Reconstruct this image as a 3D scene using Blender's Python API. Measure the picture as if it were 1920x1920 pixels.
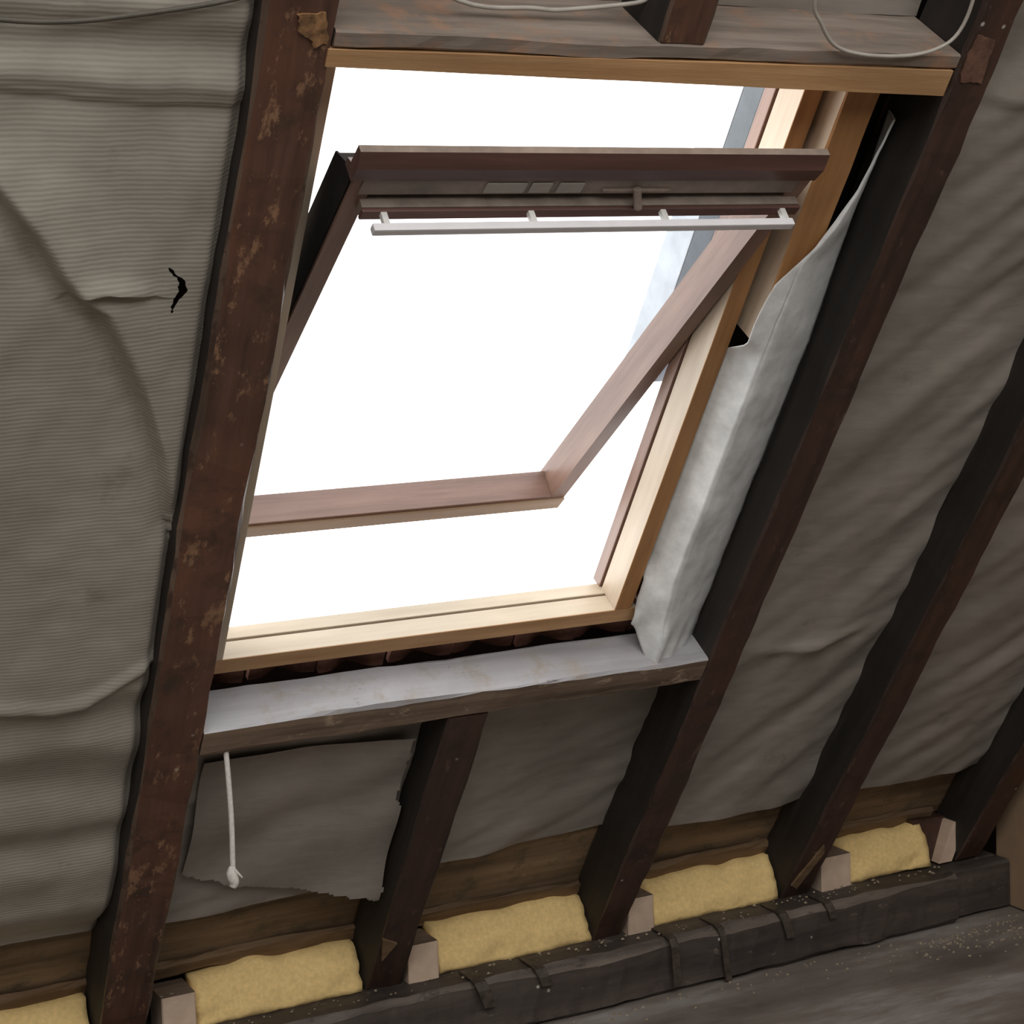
import bpy, bmesh, math, random
from mathutils import Vector, Matrix, noise
for o in list(bpy.data.objects): bpy.data.objects.remove(o, do_unlink=True)
scene = bpy.context.scene
COL = scene.collection

# ------------------------------------------------------------------ frames
TH = 0.9605386649853838                 # roof pitch (55 deg)
SN, CS = math.sin(TH), math.cos(TH)
Z0 = 2.306                              # lifts the attic floor to z = 0
DIST = 1.7                              # camera distance from the rafter plane
def P(u, v, n):                         # roof coordinates (along eave, down slope, outwards) -> world
    return Vector((u, v*CS + n*SN, -v*SN + n*CS + Z0))

# ------------------------------------------------------------------ camera
R = Matrix(((0.8872522233285631, -0.2334827520175392, -0.39783073876818287),
            (-0.08453122317393877, 0.7655399347852966, -0.6378111637135568),
            (0.4534732235835316, 0.5995284920328975, 0.6594904265669974)))
Wm = Matrix(((1, 0, 0), (0, CS, SN), (0, -SN, CS)))
rt, dn, fw = [Wm @ R.transposed() @ Vector(a) for a in ((1, 0, 0), (0, 1, 0), (0, 0, 1))]
cam_d = bpy.data.cameras.new('camera'); cam = bpy.data.objects.new('camera', cam_d); COL.objects.link(cam)
cam_d.sensor_width = 36; cam_d.lens = 3373.92 / 1920 * 36; cam_d.clip_start = 0.05
loc = P(0, 0, -DIST)
cam.matrix_world = Matrix(((rt.x, -dn.x, -fw.x, loc.x), (rt.y, -dn.y, -fw.y, loc.y), (rt.z, -dn.z, -fw.z, loc.z), (0, 0, 0, 1)))
scene.camera = cam

# ------------------------------------------------------------------ world, daylight, exposure
SKY = 3.8
w = bpy.data.worlds.new('overcast_sky'); scene.world = w; w.use_nodes = True
bg = w.node_tree.nodes['Background']; bg.inputs[0].default_value = (1.0, 0.995, 0.985, 1); bg.inputs[1].default_value = SKY
vs = scene.view_settings
vs.view_transform = 'Standard'; vs.look = 'None'; vs.gamma = 1; vs.use_curve_mapping = False; vs.exposure = 0.0
def portal(name, c, rot, sx, sy):       # guides sampling of the sky through an opening, gives no light itself
    l = bpy.data.lights.new(name, 'AREA'); l.shape = 'RECTANGLE'; l.size = sx; l.size_y = sy
    o = bpy.data.objects.new(name, l); COL.objects.link(o); o.location = c; o.rotation_euler = rot
    try: l.cycles.is_portal = True
    except Exception: bpy.data.objects.remove(o)
portal('window_daylight', P(1.13, 1.37, 0.34), (-TH, 0, 0), 0.9, 1.2)

# ------------------------------------------------------------------ materials
def new_mat(name):
    m = bpy.data.materials.new(name); m.use_nodes = True
    nt = m.node_tree; b = nt.nodes['Principled BSDF']
    return m, nt, b
def coords(nt, scale=(1, 1, 1)):
    tc = nt.nodes.new('ShaderNodeTexCoord'); oi = nt.nodes.new('ShaderNodeObjectInfo')
    ad = nt.nodes.new('ShaderNodeVectorMath'); ad.operation = 'ADD'
    nt.links.new(tc.outputs['Object'], ad.inputs[0]); nt.links.new(oi.outputs['Location'], ad.inputs[1])
    return ad.outputs[0]
def scaled(nt, vec, scale):
    mp = nt.nodes.new('ShaderNodeMapping'); mp.inputs['Scale'].default_value = scale
    nt.links.new(vec, mp.inputs['Vector']); return mp.outputs[0]
def nz(nt, vec, scale, detail=4, rough=0.55):
    n = nt.nodes.new('ShaderNodeTexNoise'); n.inputs['Scale'].default_value = scale
    n.inputs['Detail'].default_value = detail; n.inputs['Roughness'].default_value = rough
    nt.links.new(vec, n.inputs['Vector']); return n.outputs['Fac']
def ramp(nt, fac, stops):
    r = nt.nodes.new('ShaderNodeValToRGB'); e = r.color_ramp.elements
    while len(e) < len(stops): e.new(0.5)
    for k, (p, c) in enumerate(stops):
        e[k].position = p; e[k].color = (c[0], c[1], c[2], 1) if not isinstance(c, (int, float)) else (c, c, c, 1)
    nt.links.new(fac, r.inputs['Fac']); return r.outputs['Color']
def mix(nt, fac, a, b, mode='MIX'):
    m = nt.nodes.new('ShaderNodeMix'); m.data_type = 'RGBA'; m.blend_type = mode
    for s, x in ((m.inputs['Factor'], fac), (m.inputs[6], a), (m.inputs[7], b)):
        if hasattr(x, 'is_linked'): nt.links.new(x, s)
        elif isinstance(x, (int, float)): s.default_value = x
        else: s.default_value = (x[0], x[1], x[2], 1)
    return m.outputs[2]
def bump(nt, b, h, strength, dist=0.004):
    bp = nt.nodes.new('ShaderNodeBump'); bp.inputs['Strength'].default_value = strength; bp.inputs['Distance'].default_value = dist
    nt.links.new(h, bp.inputs['Height']); nt.links.new(bp.outputs[0], b.inputs['Normal'])
AX = {'x': (0.07, 1, 1), 'y': (1, 0.07, 1), 'z': (1, 1, 0.07)}
def wood(name, dark, light, axis='y', rough=0.6, grain=45, scuff=None, scuff_amt=0.64, speck=None, stain=None, bmp=0.35, blotch=None):
    m, nt, b = new_mat(name); v = coords(nt)
    g = nz(nt, scaled(nt, v, AX[axis]), grain, 6, 0.65)
    col = ramp(nt, g, [(0.3, dark), (0.72, light)])
    big = nz(nt, scaled(nt, v, tuple(0.35 if a < 1 else 1 for a in AX[axis])), 7, 3)
    if blotch: col = mix(nt, ramp(nt, big, [(0.42, 0), (0.66, 0.6)]), col, blotch)
    else: col = mix(nt, 0.5, col, ramp(nt, big, [(0.3, 0.35), (0.7, 1.0)]), 'MULTIPLY')
    if stain:
        s = nz(nt, v, 16, 5, 0.7); col = mix(nt, ramp(nt, s, [(0.52, 0), (0.68, 0.85)]), col, stain)
    if scuff:
        s = nz(nt, scaled(nt, v, tuple(0.45 if a < 1 else 1 for a in AX[axis])), 34, 6, 0.75)
        col = mix(nt, ramp(nt, s, [(scuff_amt, 0), (scuff_amt + 0.07, 0.8)]), col, scuff)
    if speck:
        vo = nt.nodes.new('ShaderNodeTexVoronoi'); vo.inputs['Scale'].default_value = 26; nt.links.new(v, vo.inputs['Vector'])
        col = mix(nt, ramp(nt, vo.outputs['Distance'], [(0.055, 1), (0.11, 0)]), col, mix(nt, ramp(nt, vo.outputs['Color'], [(0.66, 0), (0.80, 1)]), col, speck))
    nt.links.new(col, b.inputs['Base Color']); b.inputs['Roughness'].default_value = rough
    bump(nt, b, g, bmp)
    return m
def felt_mat(name, c1, c2, ribs=True, rib_scale=52):
    m, nt, b = new_mat(name); v = coords(nt)
    big = nz(nt, v, 5, 4); fine = nz(nt, scaled(nt, v, (0.25, 1, 1)), 60, 4)
    col = ramp(nt, big, [(0.3, c1), (0.7, c2)])
    col = mix(nt, 0.35, col, ramp(nt, fine, [(0.3, 0.62), (0.7, 1.0)]), 'MULTIPLY')
    st = nz(nt, v, 11, 5, 0.7); col = mix(nt, ramp(nt, st, [(0.62, 0), (0.78, 0.55)]), col, tuple(x*0.5 for x in c1))
    wv = nt.nodes.new('ShaderNodeTexWave'); wv.bands_direction = 'Y'; wv.inputs['Scale'].default_value = rib_scale
    wv.inputs['Distortion'].default_value = 1.4; wv.inputs['Detail'].default_value = 2; wv.inputs['Detail Scale'].default_value = 1.2
    nt.links.new(v, wv.inputs['Vector'])
    if ribs:
        pt = ramp(nt, nz(nt, v, 3.5, 3), [(0.42, 0.0), (0.64, 0.6)])
        col = mix(nt, pt, col, ramp(nt, wv.outputs['Fac'], [(0.1, 0.74), (0.7, 1.0)]), 'MULTIPLY')
    nt.links.new(col, b.inputs['Base Color']); b.inputs['Roughness'].default_value = 0.62
    bump(nt, b, wv.outputs['Fac'] if ribs else fine, 0.11 if ribs else 0.3, 0.003)
    return m
def plain(name, c, rough=0.5, metal=0.0, vary=0.25, scale=30):
    m, nt, b = new_mat(name); v = coords(nt)
    f = nz(nt, v, scale, 5, 0.65)
    nt.links.new(ramp(nt, f, [(0.3, tuple(x*(1 - vary) for x in c)), (0.7, tuple(min(1, x*(1 + vary)) for x in c))]), b.inputs['Base Color'])
    b.inputs['Roughness'].default_value = rough; b.inputs['Metallic'].default_value = metal
    bump(nt, b, f, 0.15)
    return m

M = {}
M['rafter'] = wood('stained_rafter_wood', (0.050, 0.025, 0.016), (0.145, 0.068, 0.043), 'y', 0.42, 40, (0.32, 0.175, 0.095), 0.555, (0.6, 0.55, 0.48), stain=(0.05, 0.03, 0.018), blotch=(0.17, 0.066, 0.036))
M['rafter_dark'] = wood('dark_rafter_wood', (0.026, 0.015, 0.011), (0.085, 0.040, 0.027), 'y', 0.5, 40, (0.15, 0.085, 0.06), 0.60, (0.5, 0.46, 0.4), stain=(0.028, 0.017, 0.012), blotch=(0.085, 0.034, 0.021))
M['rafter_side'] = wood('dark_rafter_side', (0.014, 0.011, 0.009), (0.038, 0.029, 0.024), 'y', 0.7, 30)  # both side faces of each rafter, darker and greyer than the front
M['worn_edge'] = wood('worn_rafter_edge', (0.075, 0.045, 0.03), (0.20, 0.13, 0.09), 'y', 0.5, 40, (0.05, 0.025, 0.016), 0.5)
M['worn_dark'] = wood('worn_dark_edge', (0.04, 0.024, 0.018), (0.11, 0.062, 0.045), 'y', 0.5, 40, (0.03, 0.015, 0.01), 0.5)
M['old_grey'] = wood('weathered_grey_timber', (0.17, 0.132, 0.105), (0.37, 0.295, 0.24), 'x', 0.75, 40, (0.10, 0.05, 0.03), 0.66, stain=(0.34, 0.19, 0.115))
M['trimmer_front'] = wood('brown_trimmer_timber', (0.11, 0.072, 0.048), (0.34, 0.235, 0.16), 'x', 0.75, 40, (0.42, 0.31, 0.22), 0.58, (0.5, 0.42, 0.33))
M['trimmer_top'] = wood('pale_trimmer_face', (0.40, 0.385, 0.395), (0.60, 0.575, 0.59), 'x', 0.6, 22, (0.13, 0.10, 0.085), 0.63, stain=(0.34, 0.29, 0.235))
M['orange_pine'] = wood('bare_orange_pine', (0.44, 0.225, 0.09), (0.66, 0.40, 0.20), 'x', 0.6, 40, (0.2, 0.09, 0.04), 0.68)
M['orange_pine_y'] = wood('bare_orange_pine_upright', (0.38, 0.175, 0.06), (0.58, 0.30, 0.12), 'y', 0.6, 40, (0.18, 0.08, 0.03), 0.66)
M['cream_x'] = wood('pale_frame_pine', (0.62, 0.50, 0.36), (0.74, 0.62, 0.47), 'x', 0.45, 50, bmp=0.15)
M['cream_y'] = wood('pale_frame_pine_upright', (0.60, 0.47, 0.34), (0.73, 0.60, 0.46), 'y', 0.45, 50, (0.34, 0.24, 0.17), 0.70, bmp=0.15)
M['sash_x'] = wood('varnished_sash_wood', (0.19, 0.105, 0.078), (0.34, 0.205, 0.155), 'x', 0.38, 40, bmp=0.15)
M['sash_y'] = wood('varnished_sash_wood_upright', (0.21, 0.115, 0.082), (0.37, 0.225, 0.165), 'y', 0.38, 40, bmp=0.15)
M['sash_red'] = wood('red_brown_sash_wood', (0.10, 0.045, 0.036), (0.19, 0.09, 0.072), 'x', 0.4, 40, bmp=0.15)
M['sash_grey'] = plain('dull_grey_flap', (0.25, 0.20, 0.165), 0.5, 0.0, 0.3, 22)
M['tan_edge'] = wood('tan_sash_edge', (0.34, 0.21, 0.115), (0.48, 0.32, 0.19), 'x', 0.45, 40, bmp=0.15)
M['bar'] = plain('dull_silver_bar', (0.80, 0.77, 0.78), 0.4, 0.0, 0.05, 20)
M['bracket'] = plain('white_bracket', (0.72, 0.70, 0.66), 0.4, 0.0, 0.1, 20)
M['louvre'] = plain('dusty_louvre', (0.36, 0.32, 0.28), 0.5, 0.0, 0.1, 20)
M['iron'] = plain('rusty_iron', (0.075, 0.058, 0.045), 0.6, 0.3, 0.5, 60)
M['latch'] = plain('brown_latch_metal', (0.24, 0.18, 0.145), 0.5, 0.0, 0.3, 60)
M['clad'] = plain('dark_grey_cladding', (0.075, 0.09, 0.105), 0.5, 0.2, 0.2, 20)
M['gasket'] = plain('black_gasket', (0.022, 0.019, 0.018), 0.9, 0, 0.2, 20)
M['gasket'].node_tree.nodes['Principled BSDF'].inputs['Specular IOR Level'].default_value = 0.08
M['lead'] = plain('pale_lead_flashing', (0.50, 0.53, 0.57), 0.5, 0.1, 0.15, 15)
M['felt'] = felt_mat('ribbed_roofing_felt', (0.33, 0.298, 0.248), (0.46, 0.42, 0.357))
M['felt_r'] = felt_mat('smooth_roofing_felt', (0.265, 0.232, 0.198), (0.38, 0.335, 0.29), False)
M['membrane'] = plain('pale_membrane', (0.74, 0.745, 0.735), 0.5, 0.0, 0.22, 18)
M['deck'] = plain('dark_roof_deck', (0.05, 0.035, 0.028), 0.8, 0, 0.3, 10)
M['lining'] = plain('room_lining', (0.42, 0.39, 0.34), 0.8, 0, 0.1, 3)
M['tile'] = plain('dark_red_clay', (0.27, 0.13, 0.10), 0.7, 0, 0.35, 25)
M['board'] = wood('old_eaves_board', (0.14, 0.088, 0.047), (0.40, 0.265, 0.15), 'x', 0.75, 30, (0.42, 0.31, 0.20), 0.64, stain=(0.10, 0.08, 0.05))
M['lath'] = wood('rough_lath', (0.14, 0.08, 0.04), (0.30, 0.19, 0.10), 'x', 0.75, 40)
M['wool'] = plain('yellow_mineral_wool', (0.86, 0.61, 0.26), 0.95, 0, 0.12, 120)
M['block'] = wood('fresh_pine_block', (0.66, 0.48, 0.35), (0.80, 0.61, 0.46), 'y', 0.6, 40, bmp=0.15)
M['plate'] = wood('dark_wall_plate', (0.038, 0.029, 0.024), (0.11, 0.085, 0.07), 'x', 0.6, 26, (0.20, 0.155, 0.12), 0.61, (0.6, 0.54, 0.46), stain=(0.04, 0.03, 0.026))
M['plate_edge'] = wood('worn_plate_edge', (0.075, 0.056, 0.045), (0.24, 0.19, 0.15), 'x', 0.65, 30, (0.05, 0.035, 0.028), 0.56)
M['flaked_tan'] = plain('flaked_tan_paint', (0.22, 0.115, 0.05), 0.6, 0, 0.75, 90)
M['flaked_red'] = plain('scraped_rafter_wood', (0.15, 0.075, 0.05), 0.6, 0, 0.5, 60)
M['ply'] = plain('tan_plywood', (0.36, 0.24, 0.15), 0.6, 0, 0.15, 8)
M['cord'] = plain('white_cotton_cord', (0.66, 0.62, 0.57), 0.9, 0, 0.15, 150)
M['cable'] = plain('grey_cable', (0.42, 0.38, 0.33), 0.55, 0, 0.12, 40)
M['cable_dark'] = plain('dark_cable', (0.09, 0.078, 0.058), 0.6, 0, 0.2, 40)
M['crumb'] = plain('plaster_crumbs', (0.30, 0.24, 0.165), 0.9, 0, 0.4, 60)
def floor_mat():
    m, nt, b = new_mat('dusty_dark_floor'); v = coords(nt)
    g = nz(nt, scaled(nt, v, (0.35, 1.3, 1)), 5, 7, 0.65)
    col = ramp(nt, g, [(0.34, (0.12, 0.098, 0.082)), (0.52, (0.22, 0.185, 0.158)), (0.66, (0.40, 0.365, 0.345))])
    d = nz(nt, v, 3.2, 6, 0.7); col = mix(nt, ramp(nt, d, [(0.56, 0), (0.72, 0.6)]), col, (0.36, 0.30, 0.23))
    nt.links.new(col, b.inputs['Base Color']); b.inputs['Roughness'].default_value = 0.55
    bump(nt, b, g, 0.4, 0.006); return m
M['floor'] = floor_mat()
def glass_mat():
    m = bpy.data.materials.new('window_glass'); m.use_nodes = True; nt = m.node_tree; nt.nodes.clear()
    o = nt.nodes.new('ShaderNodeOutputMaterial'); tr = nt.nodes.new('ShaderNodeBsdfTransparent'); gl = nt.nodes.new('ShaderNodeBsdfGlossy')
    tr.inputs[0].default_value = (0.86, 0.875, 0.89, 1); gl.inputs['Roughness'].default_value = 0.03
    mx = nt.nodes.new('ShaderNodeMixShader'); mx.inputs[0].default_value = 0.035; nt.links.new(tr.outputs[0], mx.inputs[1]); nt.links.new(gl.outputs[0], mx.inputs[2])
    nt.links.new(mx.outputs[0], o.inputs[0]); return m
M['glass'] = glass_mat()

# ------------------------------------------------------------------ builders
class Fr:                               # a local frame: world = rot_x(a) * local + base
    def __init__(s, a, base): s.a = a; s.base = base; s.m = Matrix.Rotation(a, 3, 'X')
    def w(s, p): return s.m @ Vector(p) + s.base
ROOF = Fr(-TH, Vector((0, 0, Z0)))
WORLD = Fr(0, Vector((0, 0, 0)))
PHI = math.radians(21.0)
SASH = Fr(-TH + PHI, P(0, 0.950, -0.030))   # local: u, down the sash, outwards from its room face
ORG = {}
def meta(o, label=None, cat=None, group=None, kind=None):
    for k, x in (('label', label), ('category', cat), ('group', group), ('kind', kind)):
        if x: o[k] = x
    return o
def root(name, fr, origin, label, cat, group=None, kind=None):
    o = bpy.data.objects.new(name, None); COL.objects.link(o); o.empty_display_size = 0.05
    o.location = fr.w(origin); o.rotation_euler = (fr.a, 0, 0); ORG[o.name] = Vector(origin)
    return meta(o, label, cat, group, kind)
def link(name, fr, verts, faces, mats, parent=None, smooth=False, idx=None, origin=None):
    me = bpy.data.meshes.new(name)
    if parent is not None: og = ORG[parent.name]
    else:
        if origin is None:
            xs, ys, zs = zip(*verts); origin = ((min(xs) + max(xs))/2, (min(ys) + max(ys))/2, (min(zs) + max(zs))/2)
        og = Vector(origin)
    me.from_pydata([tuple(Vector(p) - og) for p in verts], [], faces)
    for m in (mats if isinstance(mats, (list, tuple)) else [mats]): me.materials.append(M[m])
    if idx: me.polygons.foreach_set('material_index', idx)
    if smooth: me.polygons.foreach_set('use_smooth', [True]*len(me.polygons))
    me.update()
    o = bpy.data.objects.new(name, me); COL.objects.link(o)
    if parent is not None: o.parent = parent
    else: o.location = fr.w(og); o.rotation_euler = (fr.a, 0, 0)
    ORG[o.name] = og
    return o
def box(x0, x1, y0, y1, z0, z1, bev=0.0):
    bm = bmesh.new(); bmesh.ops.create_cube(bm, size=1)
    for v in bm.verts: v.co = Vector(((x0 + x1)/2 + v.co.x*(x1 - x0), (y0 + y1)/2 + v.co.y*(y1 - y0), (z0 + z1)/2 + v.co.z*(z1 - z0)))
    if bev: bmesh.ops.bevel(bm, geom=bm.edges[:], offset=bev, segments=2, affect='EDGES', profile=0.6)
    vs = [tuple(v.co) for v in bm.verts]; bm.verts.index_update(); fs = [[v.index for v in f.verts] for f in bm.faces]; bm.free()
    return vs, fs
def join(*parts):
    V, F = [], []
    for v, f in parts:
        k = len(V); V += v; F += [[i + k for i in q] for q in f]
    return V, F
def beam(x0, x1, y0, y1, z0, z1, axis='y', ch=0.005, jit=0.0025, step=0.05, seed=0, cut0=None, cut1=None):
    """a hewn timber: chamfered section swept along an axis with slightly wandering arrises"""
    rng = {'x': ((y0, y1), (z0, z1), (x0, x1)), 'y': ((x0, x1), (z0, z1), (y0, y1)), 'z': ((x0, x1), (y0, y1), (z0, z1))}[axis]
    (a0, a1), (b0, b1), (t0, t1) = rng
    sec = [(a0 + ch, b0), (a1 - ch, b0), (a1, b0 + ch), (a1, b1 - ch), (a1 - ch, b1), (a0 + ch, b1), (a0, b1 - ch), (a0, b0 + ch)]
    n = max(2, int((t1 - t0)/step) + 1); V, F = [], []
    for i in range(n):
        f = i/(n - 1)
        for k, (a, b) in enumerate(sec):
            s = t0 + (cut0(a, b) if cut0 else 0); e = t1 + (cut1(a, b) if cut1 else 0)
            t = s + (e - s)*f; q = 0 if i in (0, n - 1) else 1
            q = 0.4 if not q else 1
            da = noise.noise(Vector((t*5, k//2*7.1, seed*3.3)))*jit*1.6 + noise.noise(Vector((t*21, k*7.1, seed*5.3)))*jit
            db = noise.noise(Vector((t*5, k//2*7.1 + 50, seed*3.3)))*jit + noise.noise(Vector((t*21, k*7.1 + 50, seed*5.3)))*jit
            a2, b2 = a + da*q, b + db*q
            V.append({'x': (t, a2, b2), 'y': (a2, t, b2), 'z': (a2, b2, t)}[axis])
    for i in range(n - 1):
        for k in range(8):
            k2 = (k + 1) % 8; F.append([i*8 + k, i*8 + k2, (i + 1)*8 + k2, (i + 1)*8 + k])
    F.append(list(range(7, -1, -1))); F.append([(n - 1)*8 + k for k in range(8)])
    if axis == 'y' : F = [f[::-1] for f in F]
    F = [f[::-1] for f in F]
    bm = bmesh.new(); vv = [bm.verts.new(p) for p in V]
    for f in F: bm.faces.new([vv[i] for i in f])
    bmesh.ops.recalc_face_normals(bm, faces=bm.faces[:]); bm.verts.index_update()
    F = [[v.index for v in f.verts] for f in bm.faces]; bm.free()
    return V, F
def tube(pts, r, seg=8, sub=6, taper=None):
    pts = [Vector(p) for p in pts]; Q = []
    for i in range(len(pts) - 1):
        p0, p1, p2, p3 = pts[max(0, i - 1)], pts[i], pts[i + 1], pts[min(len(pts) - 1, i + 2)]
        for k in range(sub):
            t = k/sub; Q.append(0.5*((2*p1) + (p2 - p0)*t + (2*p0 - 5*p1 + 4*p2 - p3)*t*t + (3*p1 - p0 - 3*p2 + p3)*t**3))
    Q.append(pts[-1]); V, F = [], []
    for i, q in enumerate(Q):
        t = (Q[min(i + 1, len(Q) - 1)] - Q[max(i - 1, 0)]).normalized()
        a = t.cross(Vector((0.31, 0.2, 0.93))).normalized(); b = t.cross(a)
        rr = r*(taper(i/(len(Q) - 1)) if taper else 1)
        for k in range(seg):
            g = 2*math.pi*k/seg; V.append(tuple(q + (a*math.cos(g) + b*math.sin(g))*rr))
    for i in range(len(Q) - 1):
        for k in range(seg): F.append([i*seg + k, i*seg + (k + 1) % seg, (i + 1)*seg + (k + 1) % seg, (i + 1)*seg + k])
    F.append(list(range(seg))[::-1]); F.append([(len(Q) - 1)*seg + k for k in range(seg)])
    return V, F
def sstep(a, b, x):
    t = max(0.0, min(1.0, (x - a)/(b - a))); return t*t*(3 - 2*t)
def lerp_list(xs, ys, x):
    if x <= xs[0]: return ys[0]
    for i in range(len(xs) - 1):
        if x <= xs[i + 1]: return ys[i] + (ys[i + 1] - ys[i])*(x - xs[i])/(xs[i + 1] - xs[i])
    return ys[-1]
def polyd(pts, u, v):                   # signed distance to a polyline in (u, v), and position along it
    best = (9, 0, 0); L = len(pts) - 1
    for i in range(L):
        ax, ay = pts[i]; bx, by = pts[i + 1]; dx, dy = bx - ax, by - ay
        t = max(0, min(1, ((u - ax)*dx + (v - ay)*dy)/(dx*dx + dy*dy)))
        ex, ey = u - ax - dx*t, v - ay - dy*t; d = math.hypot(ex, ey)
        if d < best[0]: best = (d, 1 if dx*ey - dy*ex > 0 else -1, (i + t)/L)
    return best
def sheet(u0, u1, v0, v1, fn, step, skip=None, fine=None):
    nu = max(2, int((u1 - u0)/step) + 1); nv = max(2, int((v1 - v0)/step) + 1); V, F = [], []
    US = [u0 + (u1 - u0)*i/(nu - 1) for i in range(nu)]; VSS = [v0 + (v1 - v0)*j/(nv - 1) for j in range(nv)]
    if fine:                            # extra grid lines round a small tear
        a, b, c, d = fine; US = sorted([u for u in US if u < a - 0.0004 or u > b - 0.0006] + [a + 0.001*i for i in range(int((b - a)/0.001))]); VSS = sorted([v for v in VSS if v < c - 0.0004 or v > d - 0.0006] + [c + 0.001*i for i in range(int((d - c)/0.001))])
        nu, nv = len(US), len(VSS)
    for v in VSS:
        for u in US: V.append((u, v, fn(u, v)))
    for j in range(nv - 1):
        for i in range(nu - 1):
            if skip and skip((US[i] + US[i + 1])/2, (VSS[j] + VSS[j + 1])/2): continue
            F.append([j*nu + i, (j + 1)*nu + i, (j + 1)*nu + i + 1, j*nu + i + 1])
    return V, F
def fnoise(x, y, z=0.0): return noise.noise(Vector((x, y, z)))

# ================================================================== THE SETTING
V_TOP, V_EAVE, ZP = -2.44, 2.68, 0.110
RU0, RU1 = -2.2, 4.2
# roof deck with the window hole: four slabs joined round the opening, one structure
def slab(u0, u1, v0, v1): return box(u0, u1, v0, v1, 0.150, 0.172)
HU0, HU1, HV0, HV1 = 0.735, 1.56, 0.83, 1.905
v, f = join(slab(RU0, HU0, V_TOP, 2.95), slab(HU1, RU1, V_TOP, 2.95), slab(HU0, HU1, V_TOP, HV0), slab(HU0, HU1, HV1, 2.95))
meta(link('ceiling', ROOF, v, f, 'deck'), kind='structure')
# upper part of the slope above the photograph: plain lining between the rafters
v, f = join(box(RU0, RU1, V_TOP, 0.1, 0.10, 0.13), box(RU0, 0.21, 0.1, 2.6, 0.10, 0.13), box(3.07, RU1, 0.1, 2.6, 0.10, 0.13))
meta(link('trim_1', ROOF, v, f, 'lining'), kind='structure')
v, f = box(RU0, RU1, -5.2, 2.2, -0.06, 0.0)
meta(link('floor', WORLD, v, f, 'floor'), kind='structure')
ridge_y = V_TOP*CS; ridge_z = -V_TOP*SN + Z0
half = 1.62 - ridge_y; back_y = ridge_y - half
for nm, x0, x1 in (('wall_left', RU0 - 0.08, RU0), ('wall_right', RU1, RU1 + 0.08)):
    pv = [(back_y - 0.3, -0.05), (2.0, -0.05), (ridge_y, ridge_z + 0.35)]
    V = [(x0, y, z) for y, z in pv] + [(x1, y, z) for y, z in pv]
    meta(link(nm, WORLD, V, [[0, 2, 1], [3, 4, 5], [0, 1, 4, 3], [1, 2, 5, 4], [2, 0, 3, 5]], 'lining'), kind='structure')
# opposite slope behind the camera, unseen rooflight openings added to brighten the room
BACK = Fr(TH, Vector((0, ridge_y, ridge_z)))      # local y runs up the slope towards the ridge (negative = down)
BL = half/CS
OPEN = [(-2.1, 0.3, -2.4, -0.1), (0.5, 2.3, -2.4, -0.1)]
cells = [(RU0, -2.1, -BL, 0), (0.3, 0.5, -BL, 0), (2.3, RU1, -BL, 0)]
for (a, b2, y0, y1) in OPEN: cells += [(a, b2, -BL, y0), (a, b2, y1, 0)]
v, f = join(*[box(a, b2, y0, y1, 0.0, 0.1) for a, b2, y0, y1 in cells])
meta(link('wall_back', BACK, v, f, 'lining'), kind='structure')
for i, (a, b2, y0, y1) in enumerate(OPEN):
    portal('back_fill_daylight', BACK.w(((a + b2)/2, (y0 + y1)/2, 0.12)), (TH, 0, 0), b2 - a, y1 - y0)

# ================================================================== RAFTERS
def rafter(u0, u1, v0, label, mat, seed, v1=V_EAVE, jit=0.0022, ch=0.0035):
    vv, ff = beam(u0, u1, v0, v1, 0.0, 0.105, 'y', ch, jit, 0.04, seed, cut1=lambda a, b: b*CS/SN)
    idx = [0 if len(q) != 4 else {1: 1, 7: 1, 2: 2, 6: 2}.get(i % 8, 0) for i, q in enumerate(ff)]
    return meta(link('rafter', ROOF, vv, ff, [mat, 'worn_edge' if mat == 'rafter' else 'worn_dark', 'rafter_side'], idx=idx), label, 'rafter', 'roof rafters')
rafter(0.21, 0.285, 0.0, 'dark rafter at the far left, beyond the ribbed felt', 'rafter', 1)
r1 = rafter(0.677, 0.761, 0.0, 'scuffed red-brown rafter along the left side of the roof window', 'rafter', 2, jit=0.003)
rj = rafter(1.168, 1.241, 1.972, 'short rafter between trimmer and wall plate below the window', 'rafter_dark', 3)
rafter(1.175, 1.240, 0.0, 'short red-brown rafter resting on the header above the window', 'rafter', 4, v1=0.8155)
r2 = rafter(1.642, 1.707, 0.0, 'dark rafter along the right side of the window, beside the pale membrane', 'rafter_dark', 5, jit=0.003)
r3 = rafter(2.086, 2.154, 0.0, 'dark rafter, second to the right of the window', 'rafter_dark', 6, jit=0.003)
rafter(2.545, 2.613, 0.0, 'dark rafter nearest the plywood panel', 'rafter_dark', 7)
rafter(3.00, 3.068, 0.0, 'dark rafter behind the plywood panel', 'rafter_dark', 8)

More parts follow.
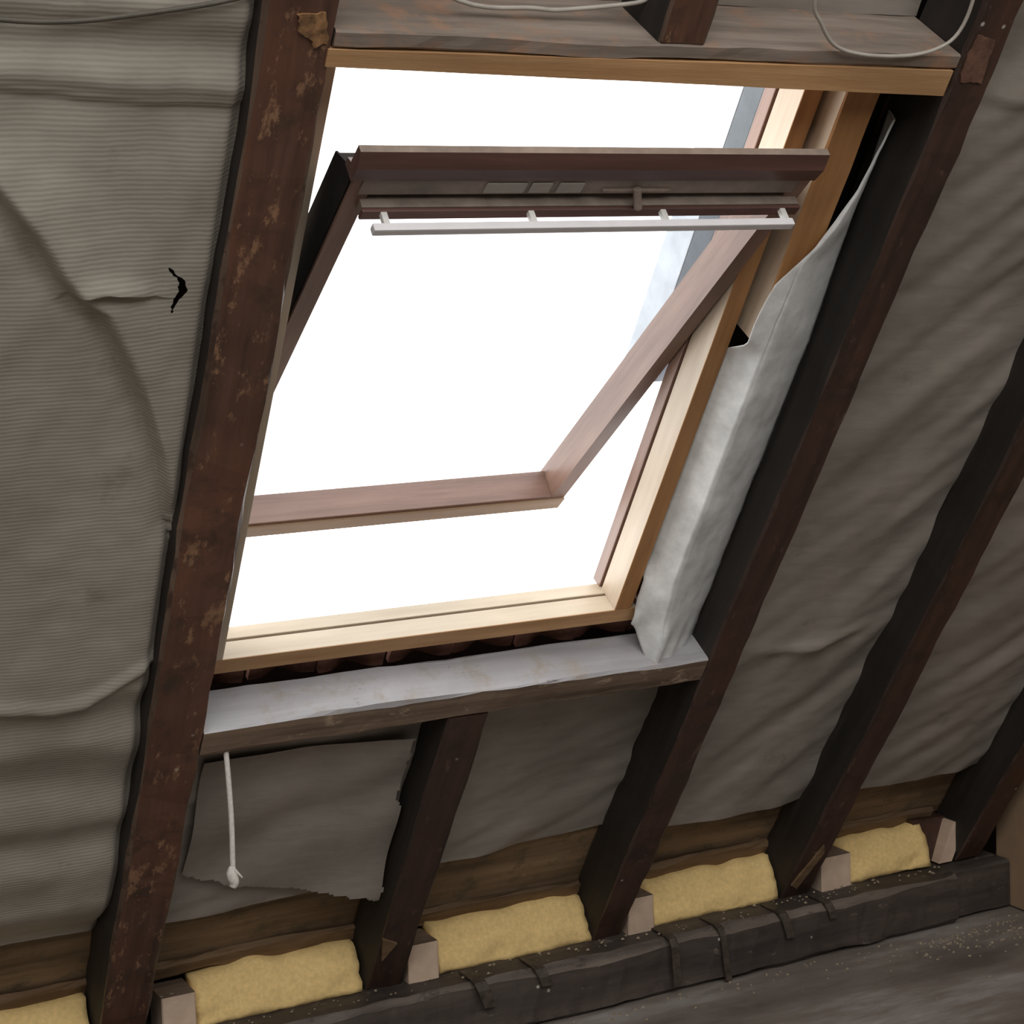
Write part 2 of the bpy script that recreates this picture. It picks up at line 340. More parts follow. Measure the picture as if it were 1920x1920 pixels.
def notch(raf, pts, mat='lath', name='sawn_patch', lab='raw orange sawn patch', up=-0.0035):
    V = [(u, v, up) for u, v in pts] + [(u, v, 0.002) for u, v in pts]; k = len(pts)
    F = [list(range(k)), [k + i for i in range(k)][::-1]] + [[i, k + i, k + (i + 1) % k, (i + 1) % k] for i in range(k)]
    o = link(name, ROOF, V, F, mat, raf); o['label'] = lab
notch(rj, [(1.170, 2.525), (1.202, 2.547), (1.181, 2.591)])
notch(r3, [(2.092, 2.634), (2.128, 2.520), (2.138, 2.545), (2.112, 2.650)])
def ragged(pts, k=5, amp=0.004):        # break the outline of a flaked patch
    out = []
    for i, (a, b) in enumerate(pts):
        c, d = pts[(i + 1) % len(pts)]
        for j in range(k):
            t = j/k; x, y = a + (c - a)*t, b + (d - b)*t; out.append((x + amp*fnoise(x*160, y*160, 1), y + amp*fnoise(x*160, y*160, 2)))
    return out
notch(r1, ragged([(0.713, 0.800), (0.746, 0.795), (0.753, 0.829), (0.740, 0.836), (0.731, 0.824), (0.718, 0.819)]), 'flaked_tan', 'flaked_patch', 'flaked tan paint patch', -0.0028)
notch(r2, ragged([(1.652, 0.786), (1.683, 0.793), (1.691, 0.855), (1.655, 0.853), (1.648, 0.821)]), 'flaked_red', 'flaked_patch', 'bare scraped patch', -0.0028)
# header and trimmer
vv, ff = beam(0.762, 1.640, 0.8165, 0.838, 0.0, 0.135, 'x', 0.003, 0.002, 0.03, 11)
meta(link('header_board', ROOF, vv, ff, 'old_grey'), 'weathered grey header board across the top of the window', 'header')
V = []; n = 24
for i in range(n + 1):
    u = 0.756 + (1.636 - 0.756)*i/n; t = i/n; lo = 0.859 + 0.016*t + 0.0008*fnoise(u*9, 3)
    V += [(u, 0.8385, -0.002), (u, lo, -0.002), (u, lo, 0.060), (u, 0.8385, 0.060)]
F = [[i*4 + k, i*4 + (k + 1) % 4, i*4 + 4 + (k + 1) % 4, i*4 + 4 + k] for i in range(n) for k in range(4)] + [[3, 2, 1, 0], [n*4, n*4 + 1, n*4 + 2, n*4 + 3]]
meta(link('lining_batten', ROOF, V, [q[::-1] for q in F], 'orange_pine'), 'bare orange pine batten fixed under the grey header', 'batten')
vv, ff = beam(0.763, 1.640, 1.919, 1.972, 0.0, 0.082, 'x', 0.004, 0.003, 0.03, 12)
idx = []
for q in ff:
    c = sum((Vector(vv[i]) for i in q), Vector())/len(q); idx.append(1 if c.y < 1.9225 and len(q) == 4 else 0)  # upslope face takes the paler grey tone, the rest brown
meta(link('trimmer_beam', ROOF, vv, ff, ['trimmer_front', 'trimmer_top'], idx=idx), 'old trimmer beam under the window with a pale grey upper face', 'beam')

# ================================================================== ROOF WINDOW (fixed frame)
win = root('window_1', ROOF, (1.13, 1.85, 0.10), None, None, kind='structure')
RV = 1.847; JU = 1.469; LU = 0.802
vv, ff = join(box(0.745, 1.512, RV, RV + 0.028, 0.070, 0.107, 0.0015))
link('bottom_rail', ROOF, vv, ff, ['cream_x', 'orange_pine'], win, idx=[1 if sum(vv[i][2] for i in q)/len(q) < 0.0712 else 0 for q in ff])
vv, ff = box(0.745, 1.512, RV - 0.002, RV + 0.028, 0.110, 0.135, 0.0015); link('bottom_stop', ROOF, vv, ff, 'cream_x', win)
vv, ff = box(0.745, 1.512, RV + 0.004, RV + 0.028, 0.104, 0.112); link('bottom_groove', ROOF, vv, ff, 'sash_red', win)
vv, ff = box(JU, 1.500, 0.85, RV, 0.070, 0.122, 0.0015)
link('jamb', ROOF, vv, ff, ['cream_y', 'orange_pine_y'], win, idx=[1 if sum(vv[i][2] for i in q)/len(q) < 0.0712 else 0 for q in ff])
vv, ff = box(JU - 0.002, 1.500, 0.85, RV, 0.1265, 0.150, 0.0015); link('jamb_stop', ROOF, vv, ff, 'sash_y', win)
vv, ff = box(JU + 0.004, 1.500, 0.85, RV, 0.118, 0.130); link('jamb_groove', ROOF, vv, ff, 'sash_red', win)
vv, ff = box(0.745, LU, 0.85, RV, 0.070, 0.150, 0.0015); link('jamb', ROOF, vv, ff, 'cream_y', win)
vv, ff = box(0.745, 1.512, 0.835, 0.868, 0.070, 0.150, 0.0015); link('top_rail', ROOF, vv, ff, 'cream_x', win)
vv, ff = box(JU, 1.53, 0.80, 1.36, 0.152, 0.196, 0.002); link('outer_cladding', ROOF, vv, ff, 'clad', win)
vv, ff = box(JU - 0.0, 1.54, 0.80, 1.48, 0.197, 0.262, 0.002); link('side_flashing', ROOF, vv, ff, 'lead', win)
vv, ff = tube([(1.462, 0.876, 0.15), (1.462, 0.876, 0.165), (1.462, 0.876, 0.18)], 0.007); link('hinge_pin', ROOF, vv, ff, 'iron', win)
vv, ff = join(box(0.60, 0.745, 0.7, 2.0, 0.172, 0.178), box(1.50, 1.75, 0.7, 2.0, 0.172, 0.178), box(0.745, 1.50, 0.7, 0.835, 0.150, 0.178))
link('apron_flashing', ROOF, vv, ff, 'lead', win)
# packing batten beside the right jamb
vv, ff = beam(1.514, 1.571, 0.842, 1.295, 0.040, 0.0945, 'y', 0.003, 0.0015, 0.04, 21)
idx = [1 if sum(vv[i][2] for i in q)/len(q) < 0.043 else 0 for q in ff]
pb = meta(link('packing_batten', ROOF, vv, ff, ['cream_y', 'orange_pine_y'], idx=idx), 'orange-faced pine packing batten between right jamb and rafter', 'batten')

# sash ------------------------------------------------------------
A_, B_ = 0.8125, 1.463; SL = 0.9265
sash = root('pivot_sash', SASH, ((A_ + B_)/2, SL/2, 0.03), 'varnished brown pivot sash tilted open in the roof window', 'window sash')
SW, SD = 0.026, 0.055
def sp(name, bx, mat, parent=sash, bev=0.0012):
    vv, ff = box(*bx, bev); return link(name, SASH, vv, ff, mat, parent)
def stile_prism(u0, u1, pf):
    k = len(pf); vv = [(u, y, z) for u in (u0, u1) for y, z in pf]
    ff = [list(range(k)), [k + i for i in range(k)][::-1]] + [[i, k + i, k + (i + 1) % k, (i + 1) % k] for i in range(k)]
    return vv, ff
SPF = [(0.030, 0.0), (SL, 0.0), (SL, SD), (0.066, SD), (0.046, 0.020), (0.030, 0.012)]
st = link('stile', SASH, *stile_prism(B_ - SW, B_, SPF), ['sash_y', 'gasket'], sash, idx=[0, 0, 0, 0, 0, 1, 1, 1])
ls = link('stile', SASH, *stile_prism(A_, A_ + SW, SPF), ['sash_y', 'gasket'], sash, idx=[0, 0, 0, 0, 0, 1, 1, 1])
link('stile_cladding', SASH, *stile_prism(A_ - 0.003, A_, [(0.040, 0.004), (SL, 0.004), (SL, SD + 0.001), (0.064, SD + 0.001), (0.044, 0.020), (0.040, 0.016)]), 'gasket', ls)
sp('bottom_rail', (A_ + SW, B_ - SW, SL - 0.036, SL - 0.003, 0.0, 0.050), 'sash_x')
sp('edge_strip', (A_, B_, SL - 0.030, SL + 0.002, -0.004, 0.0), 'tan_edge')
prof = [(0.0, 0.012), (0.0, 0.002), (0.022, -0.006), (0.045, -0.004), (0.045, 0.022), (0.034, 0.022), (0.030, 0.012)]
vv = [(x, y, z) for x in (A_ - 0.006, B_ + 0.002) for y, z in prof]; k = len(prof)
ff = [list(range(k)), [k + i for i in range(k)][::-1]] + [[i, k + i, k + (i + 1) % k, (i + 1) % k] for i in range(k)]
link('top_rail', SASH, vv, [q[::-1] for q in ff], ['sash_red', 'sash_grey'], sash, idx=[1 if i == 2 else 0 for i in range(len(ff))])  # upslope edge grey: sky reflection on the varnish put into the colour
sp('rail_back', (A_ + SW, B_ - SW, 0.062, 0.100, 0.022, 0.045), 'sash_grey')
sp('vent_panel', (A_ + 0.012, B_ - 0.018, 0.045, 0.073, -0.002, 0.022), 'sash_grey')
sp('vent_slot', (A_ + 0.012, B_ - 0.018, 0.074, 0.100, 0.012, 0.024), 'sash_red')
flap = sp('vent_flap', (A_ + 0.018, B_ - 0.004, 0.083, 0.099, -0.012, 0.012), 'sash_grey')
sp('flap_edge', (A_ + 0.018, B_ - 0.002, 0.085, 0.101, -0.017, -0.012), 'sash_red', flap)
for (u0, u1) in ((0.985, 1.04), (1.047, 1.075), (1.085, 1.12)):
    sp('vent_louvre', (u0, u1, 0.050, 0.068, -0.0045, -0.002), 'louvre', bev=0.0008)
lt = sp('latch', (1.150, 1.250, 0.062, 0.067, -0.006, 0.0), 'latch')
vv, ff = tube([(1.196, 0.056, -0.008), (1.200, 0.068, -0.013), (1.206, 0.082, -0.018)], 0.0055); link('latch_lever', SASH, vv, ff, 'latch', lt)
bar = sp('control_bar', (0.838, 1.440, 0.084, 0.096, -0.045, -0.034), 'bar', bev=0.002)
for u in (0.858, 1.055, 1.246, 1.432):
    sp('bar_bracket', (u - 0.004, u + 0.004, 0.086, 0.094, -0.036, -0.015), 'bracket', bar, 0.001)
sp('pane', (A_ + SW - 0.006, B_ - SW + 0.006, 0.095, SL - 0.03, 0.040, 0.044), 'glass', bev=0)

# ================================================================== TILES between frame and trimmer
tc = root('tile_course', ROOF, (1.15, 1.90, 0.12), 'row of dark red clay roof tiles seen under the window frame', 'roof tiles')
k = 0
for u in [0.80, 0.918, 1.031, 1.15, 1.262, 1.376, 1.478, 1.59]:
    V, F = [], []; m = 10
    for j in range(m + 1):
        t = j/m; x = u - 0.054 + 0.108*t
        h = 0.020*math.exp(-((t - 0.5)/0.20)**2)
        for (vv_, nn) in ((1.862, 0.0), (1.934, 0.0), (1.934, 0.010), (1.862, 0.010)):
            V.append((x, vv_ - 0.0, 0.112 - 0.010 + h*1.0 + nn + 0.003*math.sin(k*2.1)))
    for j in range(m):
        for q in range(4): F.append([j*4 + q, j*4 + (q + 1) % 4, j*4 + 4 + (q + 1) % 4, j*4 + 4 + q])
    F += [[3, 2, 1, 0], [m*4 + q for q in range(4)]]
    link('roof_tile', ROOF, V, [q[::-1] for q in F], 'tile', tc); k += 1

# ================================================================== FELT
FA = [(0.36, 0.96), (0.42, 1.035), (0.458, 1.083), (0.492, 1.14), (0.519, 1.173), (0.546, 1.193), (0.582, 1.264), (0.612, 1.33), (0.642, 1.416), (0.668, 1.52)]
FB = [(0.505, 1.166), (0.520, 1.159), (0.542, 1.155), (0.587, 1.163), (0.61, 1.168)]
LAP1 = [(0.28, 0.895), (0.412, 0.905), (0.496, 0.912), (0.571, 0.917), (0.68, 0.919)]
LAP2 = [(0.28, 1.83), (0.47, 1.846), (0.544, 1.858), (0.588, 1.852), (0.63, 1.82), (0.68, 1.783)]
TEAR = [(0.619, 1.131), (0.636, 1.148), (0.639, 1.163), (0.632, 1.174), (0.629, 1.190)]
def felt_left(u, v):
    n = 0.021 + 0.006*fnoise(u*4, v*2.2, 1) + 0.0035*fnoise(u*13 + v*5, v*7 - u*4, 2) + 0.0012*fnoise(u*34, v*20, 6)
    d, s, t = polyd(FA, u, v)
    if 0 < t < 1 or d < 0.2:
        amp = 0.016*sstep(0, 0.1, t)*(1 - 0.4*t)
        x = d*s; q = sstep(-0.009, 0.007, x)
        n += (1 - q)*-amp*math.exp(-(x/0.055)**2) + q*amp*0.95*math.exp(-(x/0.026)**2)
    d, s, t = polyd(FB, u, v)
    n += (0.008 if s > 0 else -0.008)*math.exp(-(d/0.016)**2)*math.sin(math.pi*max(0.05, min(0.95, t)))
    l1 = lerp_list([p[0] for p in LAP1], [p[1] for p in LAP1], u)
    n -= 0.005*(1 - sstep(l1 - 0.001, l1 + 0.004, v))
    if v < l1: n += 0.0045*math.sin((v - l1)*70 + fnoise(u*3, v*2)*1.2)*sstep(0, 0.02, l1 - v)
    l2 = lerp_list([p[0] for p in LAP2], [p[1] for p in LAP2], u)
    n -= 0.006*sstep(l2 - 0.03, l2 - 0.004, v) - 0.010*sstep(l2 - 0.002, l2 + 0.012, v)
    if v > l2:
        q = sstep(0, 0.05, v - l2)
        n += q*(0.006*math.sin((v - 0.12*u)*46 + 1.5*fnoise(u*4, v*4, 5)) + 0.004*fnoise(u*5, v*16, 7))*(1 - 0.7*sstep(2.1, 2.3, v))
    n += 0.012*sstep(0.662, 0.677, u) + 0.03*(1 - sstep(0.285, 0.33, u))
    return n + 0.05*sstep(2.30, 2.44, v)
def tear_hole(u, v):
    d, s, t = polyd(TEAR, u, v)
    return d < 0.0048*(0.35 + 0.75*math.sin(math.pi*min(1, max(0, t)))**2*0.9 + 0.45*fnoise(u*150, v*150))
vv, ff = sheet(0.284, 0.679, 0.08, 2.44, felt_left, 0.005, tear_hole, (0.612, 0.648, 1.122, 1.200))
meta(link('roofing_felt', ROOF, vv, ff, 'felt', smooth=True), 'ribbed grey-beige roofing felt sagging and creased left of the window', 'roofing felt', 'roofing felt between rafters')
def felt_gen(seed, base, ang, amp, freq, lap=None, u0=0, u1=1, sag=0.0, vend=2.44, edge=0.0, crease=None):
    ca, sa = math.cos(ang), math.sin(ang)
    def fn(u, v):
        x, y = (u*ca + v*sa), (-u*sa + v*ca)
        n = base + 0.006*fnoise(u*3, v*2, seed) + amp*0.8*fnoise(x*freq*0.22, y*freq, seed + 9) + amp*0.45*fnoise(x*freq*0.5, y*freq*2.3, seed + 3) + 0.001*fnoise(u*40, v*40, seed)
        t = (u - u0)/(u1 - u0); n -= sag*math.sin(math.pi*t)
        n += edge*t
        if crease:
            d, s, q = polyd(crease, u, v); x = d*s
            n -= 0.011*math.exp(-((x + 0.006)/0.013)**2)*math.sin(math.pi*max(0.06, min(0.94, q)))
        if lap is not None:
            l = lap + 0.03*(u - u0) + 0.01*fnoise(u*4, seed)
            n -= 0.006*(1 - sstep(l - 0.002, l + 0.004, v))
        return n
    return fn
def felt(u0, u1, v0, v1, label, mat='felt_r', skip=None, **k):
    vv, ff = sheet(u0, u1, v0, v1, felt_gen(u0=u0, u1=u1, **k), 0.009, skip)
    return meta(link('roofing_felt', ROOF, vv, ff, mat, smooth=True), label, 'roofing felt', 'roofing felt between rafters')
felt(0.760, 1.176, 0.08, 0.8165, 'strip of grey felt above the header, left of the short upper rafter', seed=20, base=0.115, ang=0.1, amp=0.006, freq=14)
felt(1.239, 1.643, 0.08, 0.8165, 'strip of grey felt above the header, behind the looped cable', seed=21, base=0.115, ang=0.1, amp=0.006, freq=14)
felt(0.760, 1.169, 1.965, 2.45, 'grey felt below the trimmer, behind the hanging white cord', seed=22, base=0.070, ang=-0.16, amp=0.009, freq=15, lap=2.01)
felt(1.240, 1.643, 1.965, 2.445, 'draped grey felt below the trimmer, right of the short lower rafter', seed=23, base=0.070, ang=-0.35, amp=0.011, freq=13, edge=0.022)
felt(1.706, 2.087, 0.08, 2.45, 'creased brown-grey felt between the first two rafters right of the window', seed=24, base=0.072, ang=-0.75, amp=0.015, freq=9, lap=0.905, sag=0.012, crease=[(1.76, 1.986), (1.85, 1.998), (1.928, 1.999), (2.007, 1.973), (2.06, 1.95)])
felt(2.153, 2.546, 0.08, 2.45, 'creased brown-grey felt beside the rafter nearest the plywood panel', seed=25, base=0.072, ang=-0.65, amp=0.015, freq=9, lap=1.62, sag=0.012)
felt(2.612, 3.001, 0.08, 2.45, 'dark felt strip behind the plywood panel', seed=26, base=0.075, ang=-0.6, amp=0.008, freq=9)
# loose flap hanging over the eaves board
def flap_fn(u, v): return 0.060 - 0.012*sstep(0.95, 1.17, u) - 0.018*sstep(2.2, 2.48, v)*sstep(0.9, 1.1, u) + 0.006*fnoise(u*7 + v*3, v*6 - u*4, 31) + 0.004*math.sin((v*0.9 + u*0.35)*38 + fnoise(u*5, v*5)*2)
def flap_skip(u, v):
    rag = 0.006*fnoise(u*50, 0.5, 8)
    return v > lerp_list([0.80, 0.895, 0.95, 1.163], [2.33, 2.372, 2.392, 2.452], u) + rag or u > 1.158 + 0.005*fnoise(v*32, 4.0) - 0.010*(1 - sstep(2.2, 2.23, v))
vv, ff = sheet(0.80, 1.166, 2.06, 2.47, flap_fn, 0.004, flap_skip)
meta(link('felt_flap', ROOF, vv, ff, 'felt_r', smooth=True), 'loose ragged flap of felt hanging over the eaves board beside the cord', 'roofing felt')

# membrane folded along the right jamb
def mem():
    VS = [0.945 + (1.945 - 0.945)*j/110 for j in range(111)]; V, F = [], []; NU = 26
    for j, v in enumerate(VS):
        ul = lerp_list([0.945, 1.047, 1.131, 1.19, 1.24], [1.628, 1.600, 1.550, 1.508, 1.500], v)
        nl = lerp_list([0.945, 1.047, 1.131, 1.19], [0.062, 0.046, 0.030, 0.031], v)
        if v > 1.19: nl = lerp_list([1.19, 1.295, 1.33, 1.6, 1.74, 1.80, 1.945], [0.031, 0.033, 0.074, 0.086, 0.086, 0.066, 0.062], v)
        rn = lerp_list([0.945, 1.047, 1.10, 1.25, 1.75, 1.945], [0.060, 0.044, 0.029, 0.027, 0.024, 0.010], v)
        nr = lerp_list([0.945, 1.06, 1.17, 1.3, 1.945], [0.091, 0.082, 0.076, 0.067, 0.062], v)
        ru = max(ul + 0.002, lerp_list([1.2, 1.25, 1.75, 1.945], [1.535, 1.532, 1.530, 1.545], v))
        sh = lerp_list([1.75, 1.945], [0, 1], v)
        for i in range(NU):
            t = i/(NU - 1)
            if i < 11: t = 0.42*i/10
            else: t = 0.42 + 0.58*(i - 11)/(NU - 12)
            if t <= 0.42: q = t/0.42; u = ul + (ru - ul)*q; n = nl + (rn - nl)*(q if v > 1.2 else q)
            else: q = (t - 0.42)/0.58; u = ru + (1.641 - ru)*q; n = rn + (nr - rn)*(q**1.5)
            wr = (0.0006 if v < 1.31 else 0.0024)*fnoise(u*30, v*14, 3) + 0.0014*fnoise(u*70, v*40, 4)
            if v > 1.80: wr += 0.006*sstep(1.80, 1.92, v)*math.sin(u*170 + v*20)*(1 if t < 0.5 else 0.5)
            vo = v - sh*0.075*(1 - sstep(0, 0.42, t)) + (0.008*fnoise(u*40, 1.0) if j == 110 else 0)
            V.append((min(u, 1.641), vo, n + wr))
    for j in range(110):
        for i in range(NU - 1):
            if i != 10: F.append([j*NU + i, (j + 1)*NU + i, (j + 1)*NU + i + 1, j*NU + i + 1])
    return V, F
vv, ff = mem()
mo = meta(link('membrane_fold', ROOF, vv, ff, 'membrane', smooth=True), 'pale grey membrane folded along the right window jamb', 'membrane')
sm = mo.modifiers.new('thickness', 'SOLIDIFY'); sm.thickness = 0.0015

# ================================================================== EAVES
vv, ff = beam(-0.6, 2.62, 2.4585, 2.643, 0.107, 0.127, 'x', 0.003, 0.004, 0.05, 41)
meta(link('eaves_board', ROOF, vv, ff, 'board'), 'old brown eaves board running behind the rafter feet', 'board')
vv, ff = beam(-0.6, 2.52, 2.612, 2.648, 0.092, 0.1045, 'x', 0.003, 0.005, 0.03, 42)
meta(link('lath_strip', ROOF, vv, ff, 'lath'), 'thin rough lath along the lower edge of the eaves board', 'lath')
def wool(u0, u1, label, seed):
    V, F = [], []; NX = max(8, int((u1 - u0)/0.012)); NZ = 10
    for j in range(NZ + 1):
        for i in range(NX + 1):
            t = j/NZ; x = u0 + (u1 - u0)*i/NX
            z = ZP + 0.002 + t*(0.082 - 0.008*fnoise(x*14, seed)); y = 1.535 + 0.036*t
            y -= 0.010*math.sin(math.pi*t) + 0.009*fnoise(x*16, t*2.5, seed) + 0.004*fnoise(x*60, t*9, seed)
            z += 0.007*fnoise(x*18, 2.0, seed)*(1 if j else 0)
            xx = x + 0.006*fnoise(t*4, seed*1.7, i*0.0)*(1 if i in (0, NX) else 0)
            V.append((xx, y, z))
    nF = len(V)
    V += [(p[0], p[1] + 0.09, p[2]) for p in V[:nF]]
    w_ = NX + 1
    for j in range(NZ):
        for i in range(NX):
            a = j*w_ + i; F.append([a, a + 1, a + 1 + w_, a + w_]); F.append([nF + a, nF + a + w_, nF + a + 1 + w_, nF + a + 1])
    for i in range(NX):
        F.append([i + 1, i, nF + i, nF + i + 1]); b = NZ*w_ + i; F.append([b, b + 1, nF + b + 1, nF + b])
    for j in range(NZ):
        a = j*w_; F.append([a, a + w_, nF + a + w_, nF + a]); b = a + NX; F.append([b + w_, b, nF + b, nF + b + w_])
    return meta(link('insulation_batt', WORLD, V, F, 'wool', smooth=True), label, 'insulation', 'yellow insulation under the eaves board')
wool(0.30, 0.672, 'yellow mineral wool at the far left foot of the roof', 1)
wool(0.858, 1.163, 'yellow mineral wool between the left window rafter and short rafter', 2)
wool(1.316, 1.637, 'yellow mineral wool between the short rafter and right window rafter', 3)
wool(1.782, 2.080, 'yellow mineral wool between the first two rafters right of the window', 4)
wool(2.262, 2.475, 'yellow mineral wool beside the slanted pine offcut', 5)
def block(x0, x1, h, label):
    vv, ff = beam(x0, x1, 1.522, 1.60, ZP + 0.001, ZP + h, 'z', 0.002, 0.0008, 0.03, x0*10)
    idx = [1 if min(vv[i][2] for i in q) > ZP + h - 0.004 else 0 for q in ff]  # top face takes a darker brown than the sides
    return meta(link('timber_block', WORLD, vv, ff, ['block', 'trimmer_front'], idx=idx), label, 'timber block', 'pine blocks beside the rafter feet')
block(0.790, 0.850, 0.072, 'pale pine block at the foot of the left window rafter')
block(1.249, 1.310, 0.072, 'pale pine block at the foot of the short lower rafter')
block(1.716, 1.775, 0.072, 'pale pine block at the foot of the right window rafter')
block(2.180, 2.255, 0.072, 'pale pine block at the foot of the second rafter right of window')
V = []
for (x, z) in ((2.500, ZP + 0.001), (2.535, ZP + 0.001), (2.578, ZP + 0.086), (2.540, ZP + 0.086)):
    V += [(x, 1.535, z), (x, 1.60, z)]
F = [[0, 2, 4, 6], [1, 7, 5, 3], [0, 1, 3, 2], [2, 3, 5, 4], [4, 5, 7, 6], [6, 7, 1, 0]]
meta(link('timber_offcut', WORLD, V, F, 'block'), 'slanted pale pine offcut in front of the rafter nearest the plywood panel', 'offcut')
V = [(2.478, 1.56, ZP + 0.001), (2.50, 1.56, ZP + 0.001), (2.55, 1.57, ZP + 0.09), (2.455, 1.57, ZP + 0.095)]
V += [(x, y + 0.05, z) for x, y, z in V]
meta(link('timber_wedge', WORLD, V, [[0, 1, 2, 3], [7, 6, 5, 4], [0, 4, 5, 1], [1, 5, 6, 2], [2, 6, 7, 3], [3, 7, 4, 0]], 'rafter_dark'), 'dark brown wedge between mineral wool and slanted pine offcut', 'wedge')

# wall plate, straps, floor debris
vv, ff = beam(-0.8, 2.488, 1.462, 1.70, 0.002, ZP, 'x', 0.011, 0.006, 0.03, 51)
idx = [1 if (i % 8 == 5 and len(q) == 4) else 0 for i, q in enumerate(ff)]
meta(link('wall_plate', WORLD, vv, ff, ['plate', 'plate_edge'], idx=idx), 'long dark timber wall plate at the foot of the rafters', 'beam')
vv, ff = beam(2.495, 2.652, 1.485, 1.70, 0.002, ZP - 0.004, 'x', 0.006, 0.004, 0.03, 52)
meta(link('plate_end', WORLD, vv, ff, 'plate'), 'short dark block ending the wall plate beside the plywood panel', 'beam')
def strap(x, w_, drop, lean, label):
    ys, zt = 1.452, ZP + 0.004; t = 0.003; path = [(1.52, zt), (1.475, zt), (1.458, zt - 0.003), (ys, zt - 0.016), (ys, zt - drop)]
    V, F = [], []
    for i, (y, z) in enumerate(path):
        dx = lean*max(0, (zt - z))
        no = (0, 1) if i < 2 else ((-0.7, 0.7) if i == 2 else (-1, 0))
        for (sx, q) in ((-1, 0), (1, 0), (1, 1), (-1, 1)): V.append((x + dx + sx*w_/2, y + no[0]*t*q, z + no[1]*t*q))
    for i in range(len(path) - 1):
        for k in range(4): F.append([i*4 + k, i*4 + (k + 1) % 4, i*4 + 4 + (k + 1) % 4, i*4 + 4 + k])
    m = len(path) - 1; F += [[3, 2, 1, 0], [m*4 + k for k in range(4)]]
    return meta(link('metal_strap', WORLD, V, F, 'iron'), label, 'strap', 'rusty straps over the wall plate')
strap(1.775, 0.017, 0.095, 0.05, 'long rusty strap over the wall plate, left of the pair')
strap(1.885, 0.014, 0.108, 0.12, 'long rusty strap over the wall plate, right of the pair')
strap(1.360, 0.024, 0.050, 0.35, 'short bent strap on the wall plate nearest the short rafter')
strap(1.484, 0.022, 0.034, 0.35, 'short bent strap on the wall plate, left of the right window rafter')
strap(2.033, 0.020, 0.052, 0.3, 'short bent strap at the foot of the second rafter right of window')
strap(2.145, 0.018, 0.032, 0.3, 'short bent strap below the pine block of the second rafter')
rnd = random.Random(4); V, F = [], []
def crumb(x, y, z, s):
    k = len(V); a = rnd.random()*6.3
    pts = [(math.cos(a)*s, math.sin(a)*s, 0), (math.cos(a + 2)*s, math.sin(a + 2)*s*0.8, 0), (math.cos(a + 4.2)*s, math.sin(a + 4.2)*s, 0), (0.2*s, 0.1*s, s*0.8)]
    V.extend([(x + p[0], y + p[1], z + p[2]) for p in pts]); F.extend([[k, k + 2, k + 1], [k, k + 1, k + 3], [k + 1, k + 2, k + 3], [k + 2, k, k + 3]])
for _ in range(110): crumb(rnd.uniform(1.2, 2.63), 1.452 - abs(rnd.gauss(0, 0.03)), 0.0005, rnd.uniform(0.0015, 0.005))
for _ in range(160): crumb(rnd.gauss(2.45, 0.13), 1.42 - abs(rnd.gauss(0, 0.05)), 0.0005, rnd.uniform(0.0015, 0.005))
for _ in range(60): crumb(rnd.uniform(1.4, 2.6), rnd.uniform(0.9, 1.44), 0.0005, rnd.uniform(0.001, 0.004))
for _ in range(120): crumb(rnd.uniform(0.8, 2.48), rnd.uniform(1.475, 1.525), ZP + 0.004, rnd.uniform(0.0015, 0.005))
meta(link('sawdust_crumbs', WORLD, V, F, 'crumb'), 'sawdust and plaster crumbs scattered along the wall plate and floor', 'debris', kind='stuff')

# plywood panel, right
V = []
pts = [(0.6, 0.004), (1.53, 0.004), (1.53, 0.20), (1.30, 0.52), (0.6, 1.52)]
for x in (2.656, 2.674): V += [(x, y, z) for y, z in pts]
m = len(pts); F = [list(range(m))[::-1], [m + i for i in range(m)]] + [[i, (i + 1) % m, m + (i + 1) % m, m + i] for i in range(m)]
meta(link('plywood_panel', WORLD, V, F, 'ply'), 'tan plywood panel standing at the right edge', 'panel')

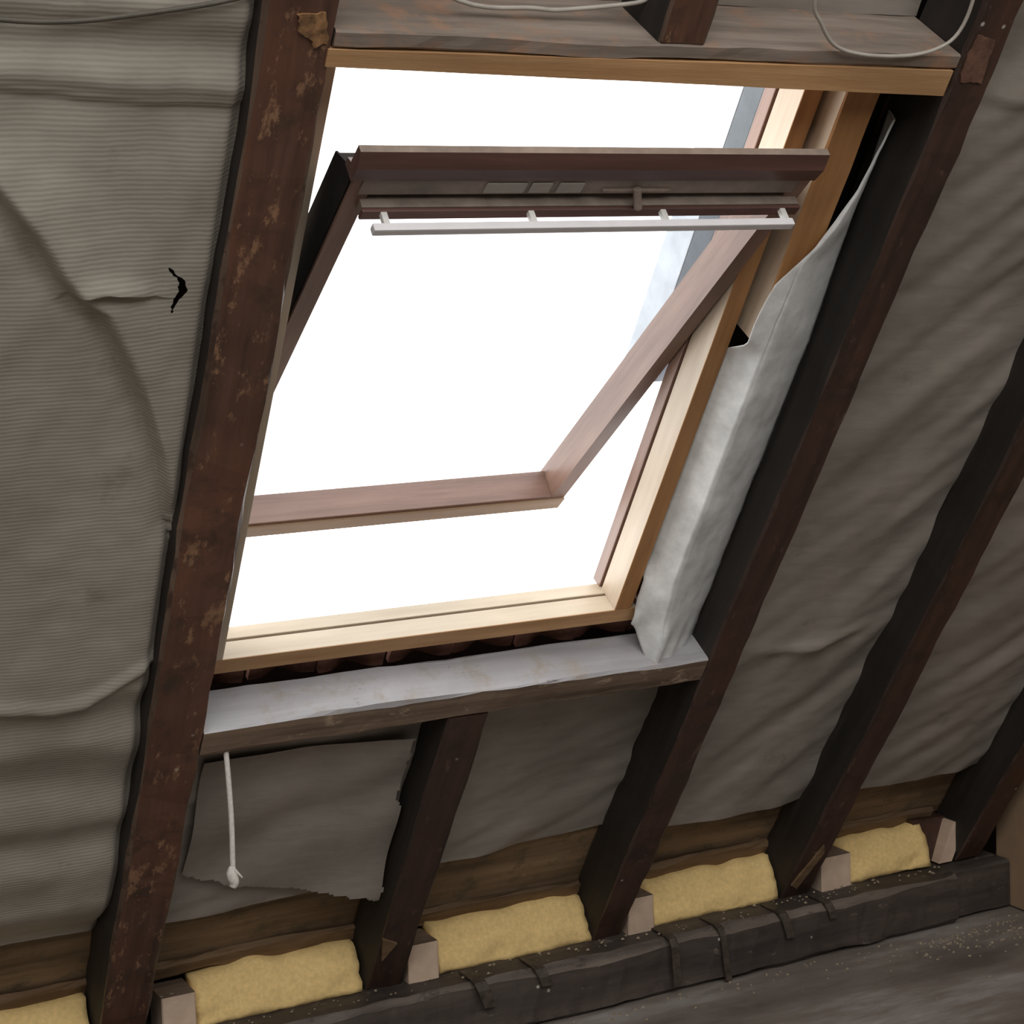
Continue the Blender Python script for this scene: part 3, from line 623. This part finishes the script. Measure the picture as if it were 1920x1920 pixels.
# cord, cables
top = P(0.8066, 1.980, 0.002)
cd = root('hanging_cord', WORLD, (0.8066, top.y, top.z - 0.19), 'white cord with a knotted end hanging from the trimmer', 'cord')
vv, ff = tube([(0.8066, top.y + 0.004, top.z + 0.006), (0.8060, top.y - 0.002, top.z - 0.03), (0.8072, top.y - 0.002, top.z - 0.10), (0.8058, top.y, top.z - 0.178)], 0.0042, 8, 8)
link('cord_length', WORLD, vv, ff, 'cord', cd, True)
vv, ff = tube([(0.8062, top.y, top.z - 0.170), (0.8030, top.y, top.z - 0.180), (0.8068, top.y, top.z - 0.194), (0.8035, top.y, top.z - 0.202)], 0.0075, 8, 6, lambda t: 0.6 + 0.5*math.sin(math.pi*t))
link('knot', WORLD, vv, ff, 'cord', cd, True)
vv, ff = tube([(0.806, top.y, top.z - 0.172), (0.812, top.y - 0.003, top.z - 0.180), (0.819, top.y - 0.003, top.z - 0.189)], 0.003, 6, 4, lambda t: 1 - 0.6*t)
link('frayed_end', WORLD, vv, ff, 'cord', cd, True)
vv, ff = tube([(1.366, 0.68, -0.004), (1.374, 0.752, -0.004), (1.394, 0.779, -0.005), (1.426, 0.807, -0.006), (1.472, 0.818, -0.006), (1.541, 0.818, -0.006), (1.588, 0.807, -0.006), (1.613, 0.785, -0.006), (1.616, 0.741, -0.006), (1.60, 0.68, -0.004)], 0.0026)
meta(link('cable_loop', ROOF, vv, ff, 'cable', smooth=True), 'thin grey cable looping down over the header at top right', 'cable', 'loose cables')
vv, ff = tube([(0.80, 0.74, 0.07), (0.926, 0.798, 0.05), (1.024, 0.803, 0.05), (1.066, 0.803, 0.05), (1.16, 0.790, 0.05), (1.174, 0.78, 0.05)], 0.0028)
meta(link('cable', ROOF, vv, ff, 'cable', smooth=True), 'thin cable lying above the header, left of the short upper rafter', 'cable', 'loose cables')
vv, ff = tube([(0.288, 0.812, 0.010), (0.406, 0.823, 0.008), (0.475, 0.822, 0.008), (0.541, 0.812, 0.008), (0.624, 0.795, 0.008), (0.674, 0.782, 0.012)], 0.0030)
meta(link('cable', ROOF, vv, ff, 'cable_dark', smooth=True), 'dark cable drooping across the felt at top left', 'cable', 'loose cables')
